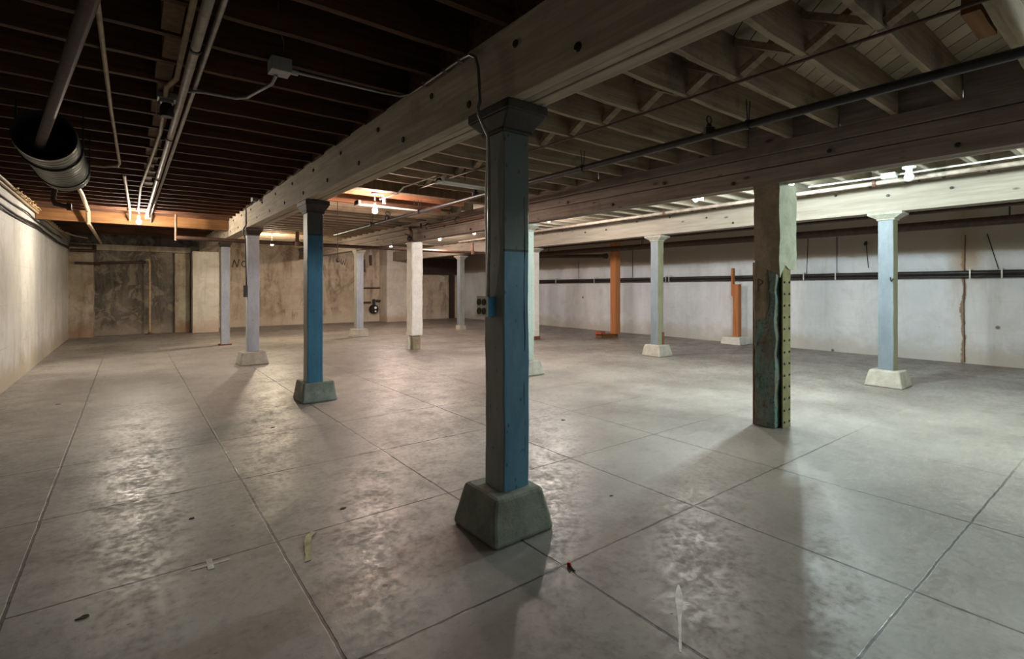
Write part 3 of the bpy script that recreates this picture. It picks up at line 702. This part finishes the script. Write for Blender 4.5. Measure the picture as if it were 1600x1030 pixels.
# ------------------------------------------------------------------ fluorescent fixtures
for (x0, x1, y, z, mat, lab) in ((3.28, 4.55, 5.92, 2.93, 'shade_white', 'unlit white fluorescent fixture hung from the pale joists left of the main post'),
                              (2.98, 4.28, 8.15, 2.90, 'shade_brown', 'dusty brown fluorescent fixture above the second lit bulb')):
    t = thing('fluorescent_fixture', ((x0+x1)/2, y, z), lab, 'light fixture')
    make('housing', MB().prism([(y-.11, z-.01), (y-.04, z+.05), (y+.04, z+.05), (y+.11, z-.01), (y+.10, z-.016), (y, z+.02), (y-.10, z-.016)], x0, x1, 0), M[mat], t)
    for dy in (-.045, .045): make('tube', MB().tube([(x0+.03, y+dy, z-.005), (x1-.03, y+dy, z-.005)], .014, 10), M['tube_off'], t, True)
    for x in (x0+.02, x1-.02): make('end_cap', MB().box(x-.02, x+.02, y-.10, y+.10, z-.025, z+.045), M[mat], t)
    for x in (x0+.42, x1-.25): make('hanger_rod', MB().tube([(x, y, z+.04), (x, y, ZD if y < 7 else 3.055)], .006, 6), M['black'], t)
tag(make('conduit', MB().tube([(3.32, 6.05, 3.03), (3.24, 6.9, 3.0), (3.22, 7.05, 2.93), (3.21, 7.36, 2.93), (3.2, 7.7, 2.93)], .012, 8), M['conduit'], smooth=True), 'thin conduit linking the white fluorescent fixture to the second lit bulb', 'conduit')
tag(make('pull_cord', MB().tube([(2.97, 9.06, 3.055), (2.97, 9.05, 2.03)], .006, 6).lathe((2.97, 9.05, 1.96), [(.015, 0), (.035, .02), (.035, .05), (.012, .085)], 10), M['cord_black']), 'black pull cord with a weight hanging right of the dark blue post', 'cord')

# ------------------------------------------------------------------ bare bulbs
for i, (x, y, z, w, col, lab) in enumerate(BULBS):
    top = 3.055 if i == 1 else 3.05
    t = thing('ceiling_bulb', (x, y, top), lab, 'lamp')
    zs = z+.085
    m = MB().box(x-.05, x+.05, y-.05, y+.05, top-.035, top+.005)
    if top-zs > .06: m.tube([(x, y, top-.03), (x, y, zs+.03)], .012, 8)
    make('mounting_box', m, M['box_grey'], t)
    make('socket', MB().lathe((x, y, zs-.04), [(.024, 0), (.028, .02), (.028, .05), (.02, .085)], 12), M['porcelain'], t, True)
    make('bulb_glass', MB().lathe((x, y, z), [(.004, -.052), (.022, -.047), (.039, -.030), (.047, -.004), (.042, .020), (.029, .040), (.022, .055)], 16), emit('bulb_glow', col, 30 if w > 100 else 8), t, True)
    if i in (0, 1, 7): make('spare_socket', MB().tube([(x+.04, y, top-.02), (x+.13, y, top-.03), (x+.16, y, top-.08)], .012, 8).lathe((x+.16, y, top-.17), [(.026, 0), (.03, .03), (.026, .09)], 12), M['porcelain'], t, True)
    ld = bpy.data.lights.new('bulb_light', 'POINT'); ld.energy = w; ld.color = col; ld.shadow_soft_size = .06
    lo = bpy.data.objects.new('bulb_light', ld); C.objects.link(lo); lo.parent = t; lo.location = (0, 0, z-top)

# ------------------------------------------------------------------ left aisle overhead
t = thing('duct', (-.54, 6.2, 2.51), 'round galvanised sheet duct section hung under the dark joists at the left', 'duct')
prof = []
for i in range(0, 16):
    h = i*.098; prof += [(.20, h), (.20, h+.084), (.206, h+.089), (.206, h+.094)]
m = MB(); vs = []; fs = []; n = 36
full = prof+[(.190, prof[-1][1])]+[(.190, 0.0)]
for r, h in full:
    for j in range(n):
        a = 2*PI*j/n; vs.append((-.54+r*math.cos(a), 5.42+h, 2.715+r*math.sin(a)))
K = len(full)
for i in range(K):
    for j in range(n): fs.append((i*n+j, i*n+(j+1) % n, ((i+1) % K)*n+(j+1) % n, ((i+1) % K)*n+j))
m.add(vs, fs); m.mi = [1 if f_ >= (K-2)*n else 0 for f_ in range(K*n)]; make('duct_shell', m, M2('galv', 'duct_dark_inside'), t, True)
make('dark_inner_disc', MB().lathe((-.54, 5.9, 2.715), [(.191, 0), (.191, .02)], 30, 1), M['duct_dark_inside'], t)  # dark disc added to make the duct mouth read as shaded
for y in (5.8, 6.7):
    m = MB()
    arc = [(-.54+.212*math.cos(PI+PI*i/14), y, 2.715+.212*math.sin(PI+PI*i/14)) for i in range(15)]
    m.tube([(-.752, y, 3.07)]+arc+[(-.328, y, 3.07)], .007, 6); make('hanger_strap', m, M['black'], t)
tag(make('pipe_hook', MB().tube([(-.60, 7.30, 3.06), (-.66, 7.30, 2.46), (-.64, 7.30, 2.41), (-.54, 7.32, 2.39)], .025, 10).lathe((-.53, 7.32, 2.39), [(.04, -.02), (.04, .02)], 10, 0), M['pipe_dark'], smooth=True), 'dark iron pipe end with an elbow hanging just behind the duct', 'pipe')
tag(make('vent_pipe', MB().tube([(.27, .6, 2.93), (-.13, 2.8, 2.76), (-.64, 5.86, 2.62)], .034, 12), M['pipe_dark'], smooth=True), 'dark pipe slanting down into the open mouth of the duct', 'pipe')
def run(pts, r, mat, lab, name='conduit', cat='conduit'):
    return tag(make(name, MB().tube(pts, r, 10), M[mat], smooth=True), lab, cat)
run([(-.14, 3.3, 3.035), (-.13, 5.5, 3.035), (-.10, 7.85, 3.035), (-.12, 7.93, 3.02), (-.25, 7.98, 3.0), (-.42, 8.0, 3.0)], .014, 'conduit_tan', 'tan conduit ending in an elbow just right of the duct')
run([(-.06, 8.6, 3.035), (-.02, 11, 3.03), (.0, 12.6, 3.03), (.0, 13.05, 2.9)], .02, 'conduit_tan', 'tan pipe running to the left of the aisle bulb')
run([(-.63, 9.6, 3.03), (-.62, 10.7, 3.03), (-.66, 13.0, 3.03), (-.66, 13.1, 2.8), (-.66, 18.6, 2.79)], .03, 'conduit_tan', 'pale lagged pipe with frayed end behind the duct, left of the aisle bulb', 'pipe', 'pipe')
run([(.285, 1.2, 3.03), (.27, 3.1, 3.03), (.27, 4.4, 3.03), (.22, 4.6, 3.02), (.24, 6.0, 3.03), (.2, 7.4, 3.03), (.13, 9.5, 3.03), (.13, 12.25, 3.02)], .017, 'conduit_tan', 'tan conduit feeding the aisle bulb, leftmost of the three parallel runs')
t = thing('ceiling_pipe', (.33, 7, 2.9), 'thick grey pipe in the middle of three parallel runs over the left aisle', 'pipe')
make('pipe', MB().tube([(.32, .8, 2.96), (.315, 5, 2.96), (.27, 13.0, 2.96)], .027, 12), M['pipe_grey'], t, True)
for y in (3.6, 5.9, 8.2, 10.5): make('pipe_clamp', MB().lathe((.312-.0057*(y-5), y-.015, 2.96), [(.034, 0), (.034, .03)], 12, 1).box(.30, .32, y-.01, y+.01, 2.99, 3.06), M['black'], t)
run([(.41, .8, 3.03), (.40, 3, 3.03), (.385, 6, 3.03), (.35, 12.9, 3.03), (.35, 13.1, 2.9)], .017, 'conduit', 'thin grey conduit, rightmost of the three parallel runs over the left aisle')
t = thing('junction_box', (.81, 3.68, 2.97), 'grey steel junction box under the dark joists with conduits on two sides', 'electrical box')
make('box', MB().box(.75, .88, 3.62, 3.75, 2.965, 3.06), M['box_grey'], t, bevel=.006)
make('connector', MB().tube([(.87, 3.68, 3.0), (.93, 3.68, 3.0)], .022, 10), M['conduit'], t, True)
run([(.90, 3.68, 3.0), (1.55, 3.68, 3.01), (1.69, 3.66, 3.01), (1.735, 3.58, 3.01), (1.738, 3.4, 3.01), (1.738, 2.80, 3.01), (1.738, 2.72, 3.0), (1.738, 2.655, 2.96), (1.736, 2.62, 2.88), (1.736, 2.60, 2.66), (1.70, 2.57, 2.61), (1.70, 2.56, 2.56), (1.765, 2.555, 2.44), (1.772, 2.555, 2.35), (1.772, 2.555, 1.80), (1.772, 2.562, 1.65), (1.774, 2.57, 1.44)], .010, 'conduit', 'thin conduit from the ceiling box along the beam and down the main blue post')
for y in (3.35, 3.05, 2.85): tag(make('conduit_clip', MB().box(1.727, 1.762, y-.012, y+.012, 2.998, 3.026), M['conduit']), {3.35: 'small conduit clip on the beam, farthest from the main blue post', 3.05: 'small conduit clip on the beam, middle one of three', 2.85: 'small conduit clip on the beam, next to the conduit bend'}[y], 'clip', 'conduit clips on the beam')
run([(.80, 3.72, 2.965), (.79, 3.8, 2.93), (.75, 4.02, 2.94), (.72, 4.3, 2.97), (.66, 4.42, 2.985), (.45, 4.48, 3.0), (.30, 4.55, 3.0)], .012, 'conduit', 'bent conduit from the ceiling box to the three parallel runs')
tag(make('loose_wire', MB().tube([(.83, 3.66, 3.06), (.80, 3.5, 3.1), (.72, 3.3, 3.12), (.70, 3.2, 3.2)], .004, 6), M['cord_black']), 'thin loose wire curling up from the ceiling junction box', 'wire')
t = thing('lampholder', (.24, 4.85, 2.96), 'grey lampholder with a black hanging socket beside the three parallel runs', 'lamp')
make('cover', MB().box(.17, .30, 4.80, 4.92, 3.0, 3.05).box(.19, .28, 4.82, 4.90, 2.975, 3.0), M['conduit'], t, bevel=.006)
make('socket', MB().lathe((.235, 4.86, 2.87), [(.045, 0), (.05, .03), (.045, .08), (.03, .11)], 12), M['black'], t, True)
make('wire_loop', MB().tube([(.19, 4.86, 3.0), (.165, 4.88, 2.95), (.17, 4.9, 2.88), (.20, 4.9, 2.85)], .005, 6), M['conduit'], t, True)
tag(make('junction_box', MB().box(1.68, 1.76, 9.55, 9.72, 3.0, 3.10).tube([(1.70, 9.63, 3.0), (1.66, 9.63, 2.94)], .02, 8), M['box_grey']), 'small grey box perched on the beam edge above the dark blue post', 'electrical box')
run([(1.80, 10.9, 3.04), (1.80, 10.9, 2.72), (1.765, 10.93, 2.66), (1.765, 10.95, 2.55), (1.80, 10.95, 2.45), (1.812, 10.95, 1.55)], .011, 'cord_black', 'black cable running down the side of the slate grey post', 'cable', 'cable')
tag(make('switch_box', MB().box(1.765, 1.824, 10.90, 11.0, 1.32, 1.55), M['pipe_black'], bevel=.006), 'small black switch box on the side of the slate grey post', 'switch')

# outlet box on the main post
t = thing('outlet_box', (1.76, 2.56, 1.33), 'square outlet box with four round sockets and blue side on the main post', 'outlet')
make('box', MB().box(1.738, 1.795, 2.515, 2.625, 1.325, 1.445), M['box_blue_lit'], t, bevel=.004)
make('cover_plate', MB().box(1.726, 1.738, 2.512, 2.628, 1.322, 1.448), M['plate'], t, bevel=.003)
for dy in (-.027, .027):
    for dz in (-.028, .028):
        make('receptacle', MB().lathe((1.726, 2.57+dy, 1.385+dz), [(.021, 0), (.021, .005), (.016, .006), (.015, .002)], 14, 0, -1), M['recept'], t, True)

# cables along the left wall
def sag(y0, y1, z0, z1, x, s, k=0):
    return [(x+.01*math.sin(i*1.7+k), y0+(y1-y0)*i/24, z0+(z1-z0)*i/24-s*abs(math.sin(i*PI/8))) for i in range(25)]
run([(-1.405, 1, 3.02), (-1.405, 10, 3.02), (-1.405, 19.6, 2.92)], .022, 'conduit_tan', 'upper tan pipe running along the top of the left wall', 'wall_pipe', 'pipe')
run([(-1.41, 1, 2.95), (-1.41, 10, 2.95), (-1.41, 16.5, 2.93), (-1.2, 18.0, 2.92), (-.95, 18.4, 2.90)], .018, 'conduit_tan', 'lower tan pipe along the top of the left wall', 'wall_pipe', 'pipe')
tag(make('tangled_cable', MB().tube([(-1.36+.016*math.sin(i*2.1), 10.5+.1*i, 3.0+.022*math.sin(i*1.7)) for i in range(26)], .010, 6), M['rope'], smooth=True), 'knotted tan cable wound round the pipes on top of the left wall', 'cable')
run(sag(1, 17.5, 2.83, 2.80, -1.418, .03), .012, 'cord_black', 'uppermost black cable along the left wall', 'cable', 'cable')
run(sag(1, 19.6, 2.70, 2.70, -1.415, .05, 1), .016, 'cord_black', 'thick black cable sagging along the left wall, middle of three', 'cable', 'cable')
run(sag(1, 19.6, 2.64, 2.66, -1.418, .04, 2), .012, 'cord_black', 'lowest thin black cable along the left wall', 'cable', 'cable')

# ------------------------------------------------------------------ end wall fittings
t = thing('standpipe', (.51, 20.0, 0), 'pale vertical pipe with a floor flange standing before the sooty recess', 'pipe')
make('pipe', MB().tube([(.51, 20.0, .02), (.51, 20.0, 2.32), (.49, 20.0, 2.40), (.42, 20.0, 2.42)], .028, 12), M['conduit_tan'], t, True)
make('flange', MB().lathe((.51, 20.0, 0), [(.12, 0), (.12, .02), (.05, .03), (.045, .07)], 14), M['pipe_brown'], t, True)
run([(-1.3, 19.66, 2.25), (-.9, 19.66, 2.24), (-.78, 19.9, 2.24), (-.7, 20.2, 2.28), (.42, 20.2, 2.34)], .035, 'pipe_dark', 'dark pipe elbowing across the sooty recess below its ledge', 'pipe', 'pipe')
run([(-1.40, 19.66, 2.62), (-1.1, 19.64, 2.62), (-.85, 19.64, 2.62), (-.85, 19.66, 2.80)], .05, 'pipe_dark', 'short dark pipe bent in the corner above the flaked jamb', 'pipe', 'pipe')
t = thing('meter_pipework', (8.7, 21.5, .3), 'dark pipework with a round black meter on the end wall behind the far grey post', 'pipe')
m = MB()
m.tube([(8.1, 21.46, .86), (8.5, 21.46, .86)], .035, 10); m.tube([(8.75, 21.46, .92), (9.0, 21.46, .92), (9.0, 21.46, 2.05), (9.5, 21.46, 2.05)], .05, 10); m.tube([(8.1, 21.46, 1.5), (8.92, 21.46, 1.5)], .025, 8)
m.tube([(8.2, 21.46, 2.2), (8.2, 21.46, 2.75)], .05, 8); m.tube([(8.5, 21.46, 2.5), (8.5, 21.46, 2.95)], .05, 8)
make('pipe', m, M['pipe_dark'], t, True)
m = MB().lathe((8.63, 21.32, .55), [(.17, 0), (.20, .05), (.20, .18), (.12, .24)], 16, 1).tube([(8.63, 21.42, .7), (8.63, 21.42, 1.0)], .06, 10); make('meter', m, M['black'], t, True)
make('meter_dial', MB().lathe((8.66, 21.31, .62), [(.06, 0), (.06, .012)], 12, 1, -1).lathe((8.66, 21.31, .46), [(.04, 0), (.04, .012)], 12, 1, -1), M['porcelain'], t)
tag(make('dark_plank', MB().ngrid(12.55, 12.85, 21.52, 21.595, 0, 2.12, 2, 1, 8, .006, 4, 8), M['dark_board']), 'dark upright board on the end wall beside the thin far post', 'board')
tag(make('wall_notice', MB().box(12.05, 12.32, 21.585, 21.598, 1.78, 2.08), M['paper_white']), 'small pale sheet on the end wall under the dark lintel', 'sign')
# hand-painted lettering on the end wall
def wl(pts, w=.016): make('painted_letter', MB().tube([(x, YB-.004, z) for x, z in pts], w, 6), M['ink'], wb)
wl([(3.10, 2.29), (3.16, 2.58)]); wl([(3.16, 2.58), (3.26, 2.30)]); wl([(3.26, 2.30), (3.33, 2.60)])
wl([(3.50+.085*math.cos(a*PI/8), 2.42+.11*math.sin(a*PI/8)) for a in range(17)])
wl([(7.23, 2.75), (7.28, 2.50), (7.34, 2.68), (7.38, 2.50), (7.45, 2.74)], .013)
wl([(7.18, 2.70), (7.22, 2.55), (7.30, 2.52)], .012)

# ------------------------------------------------------------------ floor litter
def strip(pts, w, mat, name, label, cat):
    m = MB(); vs = []; fs = []
    for i, (x, y, z, an) in enumerate(pts):
        dx, dy = w/2*math.cos(an), w/2*math.sin(an)
        vs += [(x-dx, y-dy, z), (x+dx, y+dy, z), (x+dx, y+dy, z+.002), (x-dx, y-dy, z+.002)]
    N = len(pts)
    for i in range(N-1):
        for k in range(4): a = i*4+k; b = i*4+(k+1) % 4; fs.append((a, b, b+4, a+4))
    fs += [(3, 2, 1, 0), ((N-1)*4, (N-1)*4+1, (N-1)*4+2, (N-1)*4+3)]
    m.add(vs, fs); return tag(make(name, m, mat), label, cat)
strip([(.775, 2.86, .001, 0), (.80, 2.93, .004, .1), (.80, 2.95, .006, .1), (.825, 3.05, .012, -.4), (.855, 3.13, .008, -.5), (.90, 3.18, .002, -.8)], .035, M['paper'], 'paper_strip', 'crumpled yellowish paper strip on the floor left of the main post', 'litter')
t = thing('cable_clip', (1.88, 1.94, 0), 'tiny red and green plastic clip on the floor by the joint crossing', 'litter')
make('red_cap', MB().lathe((1.88, 1.955, .011), [(.010, -.011), (.012, 0), (.008, .012)], 10), M['red'], t, True)
make('green_stem', MB().tube([(1.882, 1.945, .006), (1.868, 1.90, .004)], .004, 6), M['green'], t)
tag(make('tape_cross', MB().box(.26, .44, 3.135, 3.16, .0005, .002).box(.33, .36, 3.09, 3.21, .0005, .0025), M['tape']), 'pale cross of tape stuck on the floor in the left foreground', 'tape')
m = MB()  # thin white streak laid just above the floor
pts = [(1.80+.40*i/10, 1.215+.28*i/10) for i in range(11)]
wd = [.004, .006, .004, .007, .006, .009, .012, .015, .017, .012, .003]
poly = [(x-w_*.5, y+w_) for (x, y), w_ in zip(pts, wd)]+[(x+w_*.5, y-w_) for (x, y), w_ in reversed(list(zip(pts, wd)))]
tag(make('white_streak', MB().prism(poly, .0004, .0014), M['streak']), 'narrow white streak on the floor in the right foreground', 'paint mark')
for i, (x, y, r, lab) in enumerate([(1.15, 3.4, .022, 'dark leaf scrap on the floor left of the main pedestal'), (3.9, 4.15, .03, 'dark leaf scrap on the floor between main post and riveted column'),
        (1.22, 5.83, .02, 'small dark scrap on the floor short of the dark blue post'), (.32, 3.85, .02, 'small dark scrap on the glossy floor above the tape cross'),
        (2.76, 2.43, .016, 'small dark scrap on the floor right of the main pedestal'), (-.17, 2.99, .024, 'dark flat scrap on the floor at the lower left'), (-.74, 8.67, .03, 'dark scrap on the floor near the left wall')]):
    random.seed(i)
    poly = [(x+r*random.uniform(.5, 1.2)*math.cos(a*PI/4), y+r*.7*random.uniform(.5, 1.2)*math.sin(a*PI/4)) for a in range(8)]
    tag(make('floor_scrap', MB().prism(poly, .0005, .004), M['chip']), lab, 'litter', 'dark scraps on the floor')
